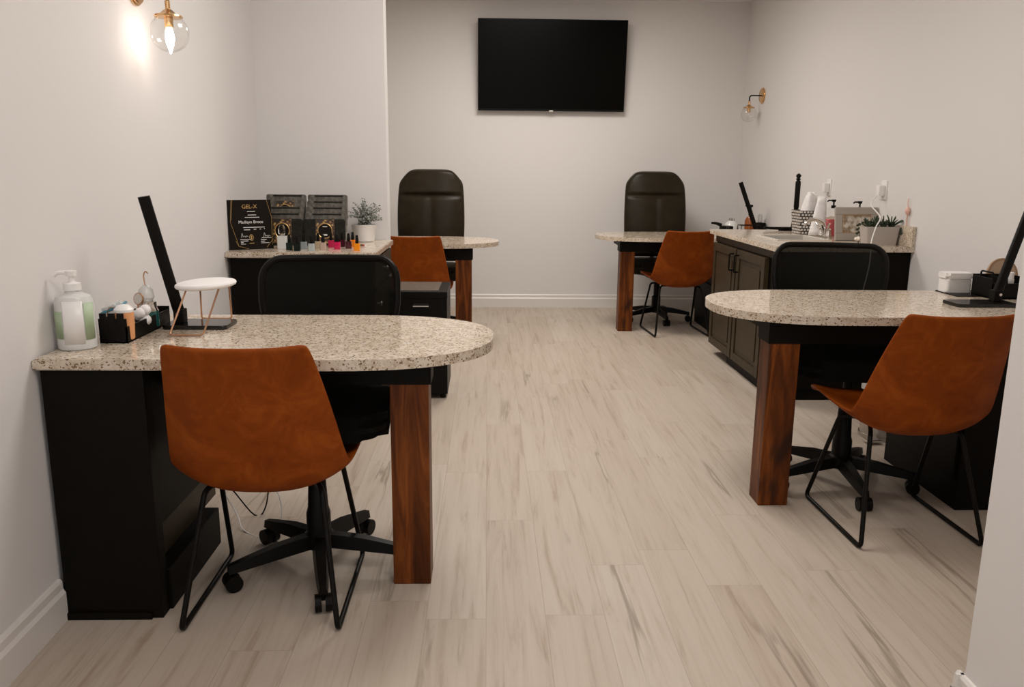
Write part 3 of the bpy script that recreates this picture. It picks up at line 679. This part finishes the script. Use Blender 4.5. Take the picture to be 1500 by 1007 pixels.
# tip boxes in two stepped rows
def tip_box(label, loc, grey, front, ang=0):
    t = thing('nail_tip_box', label, 'box', loc, ang, 'stepped nail tip boxes on the left worktop'); t.rotation_euler = (math.radians(-6), 0, ang)
    r = rrect(-.108, 0, .108, .14, .010); bm = MB()
    a = [bm.bm.verts.new((x, 0, z)) for x, z in r]; b = [bm.bm.verts.new((x, .022, z)) for x, z in r]
    bm.skin(a, b); bm.bm.faces.new(a); bm.bm.faces.new(b[::-1]); bm.build('case', 'cardback' if grey else 'carddark', t)
    if front:
        MB().box((-.050, -.0012, .012), (.050, -.0002, .138)).build('gold_sleeve', 'ornate', t)
        bm = MB(); bm.tube([(.038*math.cos(k*PI/16), -.002, .078+.040*math.sin(k*PI/16)) for k in range(32)], .0022, 5, True); bm.build('gold_ring', 'gold', t, True)
        bm = MB(); bm.cyl((0, -.0022, .078), (0, -.0013, .078), .036, n=28); bm.build('dark_disc', 'plaque', t, True)
        MB().box((-.012, -.003, .052), (.012, -.0023, .060)).box((-.012, -.003, .098), (.012, -.0023, .102)).build('print_line', 'print', t)
    else:
        MB().box((-.07, -.0012, .128), (.085, -.0002, .136)).build('cover_strip', 'cardback' if not grey else 'carddark', t)
    return t
rk = thing('display_rack', 'low stepped black rack holding the nail tip boxes', 'rack', (0, 0, CT), 0)
for x0, x1 in ((-1.215, -.995), (-.98, -.80)):
    bm = MB()
    for k in range(1, 5): bm.box((x0, 4.445+.045*k, .001), (x1, 4.445+.045*k+.044, .031*k-.001))
    bm.build('step_block', 'black', rk)
nm = ['front', 'second', 'middle', 'fourth', 'rear']
for ci, (cx_, cn) in enumerate(((-1.100, 'left'), (-.872, 'right'))):
    for k in range(5):
        tip_box(f'{"grey" if k > 0 else "black gold-sleeved"} nail tip box, {nm[k]} step of the {cn} row', (cx_-.004*k, 4.455+.045*k, CT+.031*k+.002), k > 0, k == 0 or (ci == 0 and k == 3))

# nail polish
def polish(label, c, loc):
    t = thing('nail_polish', label, 'nail polish', loc, 0, 'nail polish bottles on the left worktop')
    m = mat('polish_'+label.split()[0], c, .12)
    MB().prism(rrect(-.0155, -.0135, .0155, .0135, .006), 0, .038, .003).build('bottle', m, t, True)
    MB().lathe([(.008, .038), (.0085, .042), (.0085, .05), (.0065, .076), (.005, .079)], n=14).build('cap', 'black', t, True)
PC = [((.012, .02, .016), 'forest green'), ((.008, .013, .010), 'blackish green'), ((.26, .30, .31), 'slate blue'), ((.40, .44, .44), 'pale grey'), ((.42, .33, .22), 'sand beige'), ((.48, .36, .29), 'nude pink'),
      ((.45, .012, .07), 'raspberry red'), ((.55, .010, .08), 'hot pink'), ((.045, .008, .015), 'dark plum'), ((.06, .008, .012), 'wine red'), ((.75, .20, .015), 'amber orange'), ((.85, .27, .01), 'bright orange')]
XP = [426, 436, 446, 454.5, 462.5, 470, 480.5, 489, 496.5, 505, 512, 520]
YP = [366.5, 367.7, 365, 367.7, 364, 366, 362, 365, 361, 363.5, 361, 367]
# world positions of each bottle on the worktop, in metres
PP = [(-1.004, 4.205), (-.956, 4.165), (-.944, 4.265), (-.884, 4.165), (-.878, 4.30), (-.838, 4.225), (-.822, 4.36), (-.772, 4.26), (-.770, 4.40), (-.722, 4.31), (-.715, 4.40), (-.660, 4.19)]
pos = ['far left, back of pair', 'far left, front of pair', 'third from the left', 'fourth from the left', 'fifth from the left', 'sixth from the left', 'behind the hot pink one', 'near the centre right', 'behind the wine red one', 'beside the oranges', 'behind the bright orange one', 'rightmost of the row']
for (c, n_), p, d in zip(PC, PP, pos): polish(f'{n_} nail polish with black cap, {d}', c, (p[0], p[1], CT))
t = thing('glass_bottle', 'clear faceted glass bottle right of the black plaque', 'bottle', (-1.055, 4.27, CT))
MB().prism(rrect(-.024, -.018, .024, .018, .007), 0, .066, .005).build('body', 'frost', t, True)
MB().lathe([(.009, .062), (.009, .072), (.018, .078), (.020, .10), (.012, .122)], n=8).build('stopper', 'glass', t)
t = thing('lip_balm', 'small tube with red end lying beside the plant pot', 'tube', (-.68, 4.44, CT+.006))
MB().cyl((-.018, 0, 0), (.010, 0, 0), .005, n=12).build('barrel', 'leaf', t, True); MB().cyl((.010, 0, 0), (.020, 0, 0), .005, n=12).build('red_end', PC and mat('red_cap', (.45, .03, .02), .3), t, True)
t = thing('potted_plant', 'wispy grey green plant in a white pot on the left worktop', 'plant', (-.705, 4.745, CT))
MB().lathe([(.050, 0), (.056, .003), (.072, .094), (.074, .098), (.069, .098), (.066, .086)], n=32).build('pot', 'white', t, True)
MB().lathe([(.065, .082), (.065, .086)], n=24).build('soil', 'soil', t)
st = MB(); lf = MB()
for i in range(84):
    a = random.uniform(0, 2*PI); rr_ = random.uniform(.01, .118); h = random.uniform(.03, .165)*(1-.3*rr_/.118)
    p0 = Vector((random.uniform(-.03, .03), random.uniform(-.03, .03), .086)); p2 = Vector((rr_*math.cos(a), rr_*math.sin(a)*.8, .09+h)); p1 = (p0+p2)/2+Vector((0, 0, .02))
    st.tube([p0, p1, p2], .0009, 4, smoothn=3)
    for k in range(9):
        q = p0.lerp(p1, k/4) if k < 4 else p1.lerp(p2, (k-3)/5.5)
        lf.ball(q+Vector((random.uniform(-.008, .008), random.uniform(-.008, .008), random.uniform(-.004, .006))), .0048, 6, (random.uniform(.6, 1.3), random.uniform(.5, 1), random.uniform(.4, .9)))
st.build('stems', 'leaf', t, True); o = lf.build('foliage', 'paleleaf', t, True); o['kind'] = 'stuff'

# crate / rolling cart
t = thing('storage_cart', 'black box cart with handle slot behind the left front desk', 'cart', (-.40, 4.665, 0))
MB().box((-.155, 0, .03), (.17, .43, .60), .004).build('body', 'black', t)
MB().box((-.157, -.006, .60), (.172, .435, .637), .003).build('lid', 'black', t)
MB().box((-.13, .03, .637), (.12, .40, .641), .001).build('lid_panel', m_noise2('worn_top', (.06, .04, .025), (.10, .07, .045), 60, .5), t)
MB().prism(rrect(-.045, -.0, .045, .02, .009), 0, .003).build('handle_slot', 'gloss', t).matrix_local = Matrix.Translation((.02, -.001, .55)) @ Matrix.Rotation(PI/2, 4, 'X')
MB().tube([(-.025, -.006, .553), (.065, -.006, .553)], .004, 8).build('handle_rim', 'steel', t, True)
for x in (-.13, .14):
    for y in (.04, .39): MB().lathe([(.015, 0), (.018, .005), (.014, .03)], (x, y, 0), 14).build('foot', 'black', t, True)

# ------------------------------------------------------------------ desk lamps
def led_lamp(label, loc, foot, top, bw=.105, bd=.065):
    t = thing('desk_lamp', label, 'lamp', loc, 0, 'black bar desk lamps')
    MB().prism(rrect(-bw, -bd, bw, bd, .012), 0, .014, .003).build('base', 'gloss', t, True)
    f = Vector((*foot, .014)); tp = Vector(top); ax = (tp-f).normalized()
    MB().box((foot[0]-.017, foot[1]-.02, .014), (foot[0]+.017, foot[1]+.02, .06), .004).build('hinge_block', 'black', t)
    MB().tube([(foot[0]-.0, foot[1]-.032, .045), (foot[0]+.0, foot[1]+.03, .045)], .006, 10).build('hinge_pin', 'chrome', t, True)
    side = Vector((0, 1, 0)).cross(ax).normalized(); fr = ax.cross(side).normalized(); bm = MB(); R = []
    for d in (0, 1):
        c = (f+Vector((0, 0, .02))).lerp(tp, d)
        R.append([bm.bm.verts.new(c+side*x+fr*y) for x, y in rrect(-.0185, -.010, .0185, .010, .008, 3)])
    bm.skin(R[0], R[1]); bm.bm.faces.new(R[0][::-1]); bm.bm.faces.new(R[1]); bm.build('light_bar', 'black', t, True)
    return t
led_lamp('black bar desk lamp leaning left on the left front desk', (-.965, 2.745, DT), (-.065, 0), (-.13, -.06, .432))
led_lamp('black bar desk lamp on the right front desk, cut by the wall edge', (2.025, 3.27, DT), (.075, .02), (.235, .09, .47), .125)
led_lamp('slim black desk lamp on the rear right desk', (2.30, 6.98, DT), (.0, .0), (-.165, .0, .445), .075, .06)

# ------------------------------------------------------------------ left desk items
t = thing('pump_bottle', 'tall clear pump bottle with green and white label on the left front desk', 'bottle', (-1.205, 2.40, DT))
MB().lathe([(.048, 0), (.053, .004), (.053, .14), (.046, .155), (.022, .165), (.020, .172)], n=40).build('bottle', 'frost', t, True)
def wrap(a0, a1, z0, z1, r, name, m, ztilt=0):
    P = []
    for i in range(2):
        P.append([(r*math.cos(math.radians(a0+(a1-a0)*j/20)), r*math.sin(math.radians(a0+(a1-a0)*j/20)), (z0 if i == 0 else z1)+ztilt*(j/20)) for j in range(21)])
    MB().grid(P).build(name, m, t, True, .0006)
wrap(-150, -104, .035, .115, .0538, 'green_label', 'green'); wrap(-101, -42, .02, .145, .0538, 'white_label', 'white'); wrap(-39, -2, .03, .138, .0538, 'green_label', 'green')
p = MB().lathe([(.024, .172), (.024, .192), (.012, .195), (.008, .197), (.008, .212), (.014, .213), (.016, .228)], n=24).build('pump_head', 'white', t, True)
MB().tube([(0, 0, .222), (-.03, -.012, .224), (-.042, -.017, .214)], .006, 8, smoothn=3).build('nozzle', 'white', p, True)
# black caddy tray, turned along the wall
t = thing('supply_tray', 'black tray with slotted front holding supplies on the left front desk', 'tray', (-1.125, 2.462, DT), math.radians(0))
def quadwall(bm, a, b, h0, h1, th=.004):
    a = Vector(a); b = Vector(b); d = (b-a).normalized(); n = Vector((-d.y, d.x, 0))*th; V = []
    for q in (Vector((0, 0, 0)), n):
        V += [bm.bm.verts.new(a.to_3d()+q), bm.bm.verts.new(b.to_3d()+q), bm.bm.verts.new(b.to_3d()+q+Vector((0, 0, h1))), bm.bm.verts.new(a.to_3d()+q+Vector((0, 0, h0)))]
    for f in ((0, 1, 2, 3), (7, 6, 5, 4), (0, 4, 5, 1), (1, 5, 6, 2), (2, 6, 7, 3), (3, 7, 4, 0)): bm.bm.faces.new([V[i] for i in f])
bm = MB(); fl_, fr_, br_, bl_ = (-.045, 0, 0), (.038, 0, 0), (.038, .34, 0), (-.045, .34, 0)
quadwall(bm, fl_, fr_, .075, .075); quadwall(bm, fr_, br_, .05, .05); quadwall(bm, br_, bl_, .06, .06); quadwall(bm, bl_, fl_, .06, .075)
bm.box((-.045, 0, 0), (.038, .34, .004)); bm.build('tray_walls', 'black', t)
for k in range(3): MB().prism(rrect(-.041+.026*k, -.002, -.041+.026*k+.020, .004, .002), .03, .092, .001).build('divider_tab', 'black', t)
ZT = DT+.005
t = thing('plastic_pouch', 'clear plastic pouch with blue edges leaning in the black tray', 'pouch', (-1.138, 2.585, ZT)); t.rotation_euler = (0, math.radians(-22), .2)
MB().prism(rrect(-.03, -.04, .03, .04, .014), .002, .105, .012).build('pouch', 'frost', t, True)
MB().box((-.033, -.043, .088), (.033, .043, .096), .003).build('blue_edge', mat('blue_edge', (.05, .22, .30), .4), t)
MB().tube([(-.03, -.035, .06), (.0, -.045, .10), (.03, -.04, .07)], .0015, 6, smoothn=4).build('wire', 'rose', t, True)
t = thing('balm_jar', 'peach coloured jar with white lid in the black tray', 'jar', (-1.108, 2.50, ZT))
MB().lathe([(.022, 0), (.026, .004), (.028, .05), (.028, .085), (.02, .094)], n=24).build('jar_body', 'orange', t, True); MB().lathe([(.0285, .086), (.0285, .094), (.018, .106), (.004, .109)], n=24).build('lid', 'white', t, True)
MB().box((-.009, -.030, .02), (.009, -.0275, .075)).build('gold_label', 'gold', t)
o = MB(); [o.ball((.012*math.cos(i*1.6), .012*math.sin(i*1.6), .02+.008*i), .018, 10) for i in range(5)]
o = o.build('cotton_balls', 'cloth', None, True); o.location = (-1.108, 2.625, ZT+.018); o['kind'] = 'stuff'
t = thing('glass_jar', 'glass jar of teal liquid with silver collar in the black tray', 'jar', (-1.12, 2.70, ZT))
MB().lathe([(.03, 0), (.036, .005), (.036, .055), (.028, .072), (.024, .078)], n=28).build('jar_body', mat('teal_jar', (.015, .16, .14), .12, Transmission_Weight=.5), t, True)
MB().lathe([(.0365, .056), (.03, .072), (.03, .085), (.022, .09)], n=28).build('collar', 'chrome', t, True)
MB().lathe([(.02, .09), (.026, .10), (.022, .125), (.008, .14)], n=20).build('stopper', 'frost', t, True)
MB().tube([(.0, 0, .14), (-.003, 0, .17), (.004, 0, .185), (.012, 0, .178)], .0022, 8, smoothn=4).build('hook', 'rose', t, True)
t = thing('small_mirror', 'small round mirror leaning on the teal jar', 'mirror', (-1.135, 2.64, ZT)); t.rotation_euler = (math.radians(-10), 0, -.4)
MB().cyl((0, 0, .103), (0, .004, .103), .02, n=24).build('rim', 'rose', t, True); MB().cyl((0, -.001, .103), (0, 0, .103), .017, n=24).build('mirror_face', 'chrome', t, True); MB().cyl((0, .002, 0), (0, .002, .084), .003, n=8).build('handle', 'rose', t, True)
# hand rest
t = thing('arm_rest', 'round white arm rest on copper wire legs on the left front desk', 'arm rest', (-.955, 2.705, DT)); 
bm = MB(); q = bmesh.ops.create_uvsphere(bm.bm, u_segments=32, v_segments=14, radius=1)
for v in q['verts']: zz = math.copysign(abs(v.co.z)**.7, v.co.z); v.co = Vector((v.co.x*.095, v.co.y*.105, .152+zz*.016))
o = bm.build('pad', 'soft', t, True); o.location = (.045, -.02, 0); o.rotation_euler = (0, -.05, 0)
for y0, yt in ((-.13, -.06), (.17, .06)):
    MB().tube(fillet([(-.01, yt, .145), (-.05, y0, .0035), (.055, y0, .0035), (.09, yt*.8, .148)], .012), .003, 8).build('wire_leg', 'rose', t, True)

# ------------------------------------------------------------------ right desk items
t = thing('tissue_box', 'white lidded box beside the black caddy on the right front desk', 'box', (2.13, 3.625, DT+.004))
MB().prism(rrect(-.065, -.03, .05, .05, .012), 0, .062, .004).build('box_body', 'white', t, True); MB().prism(rrect(-.070, -.034, .054, .054, .014), .063, .088, .010).build('lid', 'white', t, True)
o = MB().prism(rrect(2.06, 3.50, 2.30, 3.685, .01), DT, DT+.004).build('coaster_mat', 'black', None); tag(o, 'thin black mat under the white lidded box', 'mat')
t = thing('supply_caddy', 'black supply caddy with slotted handles on the right front desk', 'caddy', (2.25, 3.50, DT+.004))
bm = MB()
for lo, hi in (((-.085, -.075, 0), (.10, .075, .005)), ((-.085, -.075, 0), (-.08, .075, .085)), ((.095, -.075, 0), (.10, .075, .085)), ((-.085, -.075, 0), (.10, -.07, .065)), ((-.085, .07, 0), (.10, .075, .09)), ((-.02, -.07, 0), (-.016, .07, .085))): bm.box(lo, hi, .001)
bm.build('caddy_walls', 'black', t)
MB().tube(fillet([(-.0825, -.07, .08), (-.0825, -.07, .11), (-.0825, .02, .11), (-.0825, .02, .08)], .012), .004, 8).build('handle', 'black', t, True)
t = thing('white_vial', 'short white bottle standing in the right black caddy', 'bottle', (2.262, 3.46, DT+.010))
MB().lathe([(.014, 0), (.0155, .003), (.0155, .075)], n=18).build('vial_body', 'white', t, True); MB().lathe([(.0135, .075), (.0135, .102), (.011, .104)], n=18).build('cap', 'white', t, True)
t = thing('round_mirror', 'round tan hand mirror leaning behind the right caddy', 'mirror', (2.325, 3.60, DT)); t.rotation_euler = (math.radians(-8), 0, .15)
MB().cyl((0, 0, .08), (0, .01, .08), .08, n=40).build('rim', 'tan', t, True); MB().cyl((0, -.001, .08), (0, -.0002, .08), .068, n=40).build('glass', m_noise2('warm_mirror', (.45, .30, .18), (.5, .36, .24), 5, .3), t, True)
t = thing('brush_holder', 'clear holder of small brushes behind the right desk lamp', 'holder', (2.388, 3.42, DT+.0))
MB().lathe([(.028, .0005), (.03, .1), (.028, .1), (.026, .004)], n=20, cap=True).build('cup', 'glass', t, True)
for i in range(6): a = i*1.05; MB().tube([(.012*math.cos(a), .012*math.sin(a), .005), (.022*math.cos(a), .022*math.sin(a), .155)], .0035, 6).build('brush', ('brass', 'white', 'frost')[i % 3], t, True)

# ------------------------------------------------------------------ rear right desk items
t = thing('amber_bottle', 'amber bottle with black pump behind the slim rear lamp', 'bottle', (2.275, 7.10, DT))
MB().lathe([(.04, 0), (.044, .004), (.044, .12), (.03, .15), (.014, .155), (.014, .17)], n=24).build('body', 'amber', t, True)
p = MB().lathe([(.018, .165), (.018, .2), (.007, .202), (.007, .235), (.018, .236), (.018, .255)], n=16).build('pump', 'black', t, True)
MB().tube([(0, 0, .246), (-.05, 0, .246)], .005, 6).build('nozzle', 'black', p, True)
t = thing('glass_dispenser', 'clear dome shaped jar with silver cap on the rear right desk', 'jar', (2.10, 7.05, DT))
MB().lathe([(.06, 0), (.064, .004), (.064, .06), (.05, .10), (.025, .12)], n=28).build('body', 'frost', t, True); MB().lathe([(.024, .12), (.024, .14), (.02, .143)], n=20).build('cap', 'chrome', t, True)
t = thing('wire_organizer', 'black wire organizer at the foot of the slim rear lamp', 'organizer', (2.20, 6.85, DT))
bm = MB()
for x in (-.09, .07):
    bm.tube(fillet([(x, -.05, .003), (x, -.05, .095), (x, .05, .095), (x, .05, .003)], .01), .003, 6)
bm.tube([(-.09, -.05, .095), (.07, -.05, .095)], .003, 6).tube([(-.09, .05, .095), (.07, .05, .095)], .003, 6).tube([(-.09, -.05, .003), (.07, -.05, .003)], .003, 6).tube([(-.09, .05, .003), (.07, .05, .003)], .003, 6)
bm.build('wire_frame', 'blackmetal', t, True)
t = thing('black_caddy', 'small black box right of the slim rear lamp', 'box', (2.378, 7.15, DT))
MB().box((-.045, -.05, 0), (.04, .05, .10), .006).build('box_body', 'black', t)
MB().lathe([(.01, .0), (.018, .005), (.018, .06), (.01, .075)], (0, 0, .10), 12).build('bottle_top', 'frost', t, True)
t = thing('nail_drill', 'black nail drill with silver band on the rear right desk', 'tool', (1.99, 6.92, DT))
MB().box((-.015, -.05, 0), (.075, .06, .085), .006).build('control_box', 'black', t, True); MB().box((.015, -.052, .02), (.04, -.05, .085)).build('silver_band', 'chrome', t)
MB().tube([(-.015, 0, .09), (-.06, 0, .105), (-.10, 0, .108)], [.016, .008], 10, smoothn=3).build('handpiece', 'black', t, True)
t = thing('nail_lamp', 'black box on the rear left desk at the wall corner', 'box', (-.93, 6.50, DT))
MB().box((-.12, -.1, 0), (.13, .1, .13), .012).build('housing', 'black', t, True); MB().box((-.10, -.101, .02), (.10, -.099, .09)).build('opening', 'gloss', t); MB().box((-.12, -.1, .145), (.13, .1, .15)).build('top_shelf', 'steel', t)
MB().cyl((.0, 0, .128), (.0, 0, .147), .02).build('post', 'black', t, True)

# ------------------------------------------------------------------ under the desks
t = thing('pedal_bin', 'round steel pedal bin with plastic liner behind the right front desk', 'bin', (2.04, 3.98, 0))
MB().lathe([(.118, 0), (.118, .02), (.112, .021), (.112, .30), (.116, .305)], n=36).build('body', 'steel', t, True)
MB().lathe([(.118, .306), (.116, .33), (.09, .355), (.03, .368)], n=36).build('lid', 'black', t, True)
MB().box((-.15, -.15, .012), (-.075, -.09, .024), .004).build('pedal', 'chrome', t)
P = [[((.1165+.006*math.sin(j*2.3+i))*math.cos(2*PI*j/36), (.1165+.006*math.sin(j*2.3+i))*math.sin(2*PI*j/36), .30-.02*i+.006*math.sin(j*1.7)) for j in range(37)] for i in range(4)]
MB().grid(P).build('liner', 'frost', t, True)
o = MB().tube([(-1.20, 2.92, .28), (-1.05, 2.95, .2), (-.95, 2.93, .05), (-.90, 2.86, .0045), (-.80, 2.80, .0045), (-.76, 2.86, .05), (-.79, 2.93, .13), (-.88, 2.96, .17), (-1.02, 2.94, .21), (-1.15, 2.97, .3)], .0025, 6, smoothn=6).build('extension_cord', 'white', None, True)
tag(o, 'pale looping cord on the floor behind the left rust chair', 'cord')
o = MB().tube([(-1.15, 2.99, .26), (-1.0, 2.98, .15), (-.90, 3.0, .0045), (-.86, 3.02, .03), (-.84, 2.98, .16), (-.92, 2.99, .2), (-1.1, 3.02, .25)], .0028, 6, smoothn=6).build('extension_cord', 'black', None, True)
tag(o, 'black looping cord beside the left desk base', 'cord')
o = MB().box((-1.30, 2.99, .16), (-1.07, 3.03, .30), .004).build('power_strip', 'black', None); o.location = (.005, 0, 0); tag(o, 'black power strip low on the left wall behind the desk', 'power strip')
o = MB().tube([(1.62, 3.05, .765), (1.615, 3.02, .735), (1.63, 3.0, .71), (1.645, 3.02, .68), (1.66, 3.09, .665)], .0028, 6, smoothn=5).build('extension_cord', 'white', None, True)
tag(o, 'short white cable hanging under the right front desk top', 'cord')
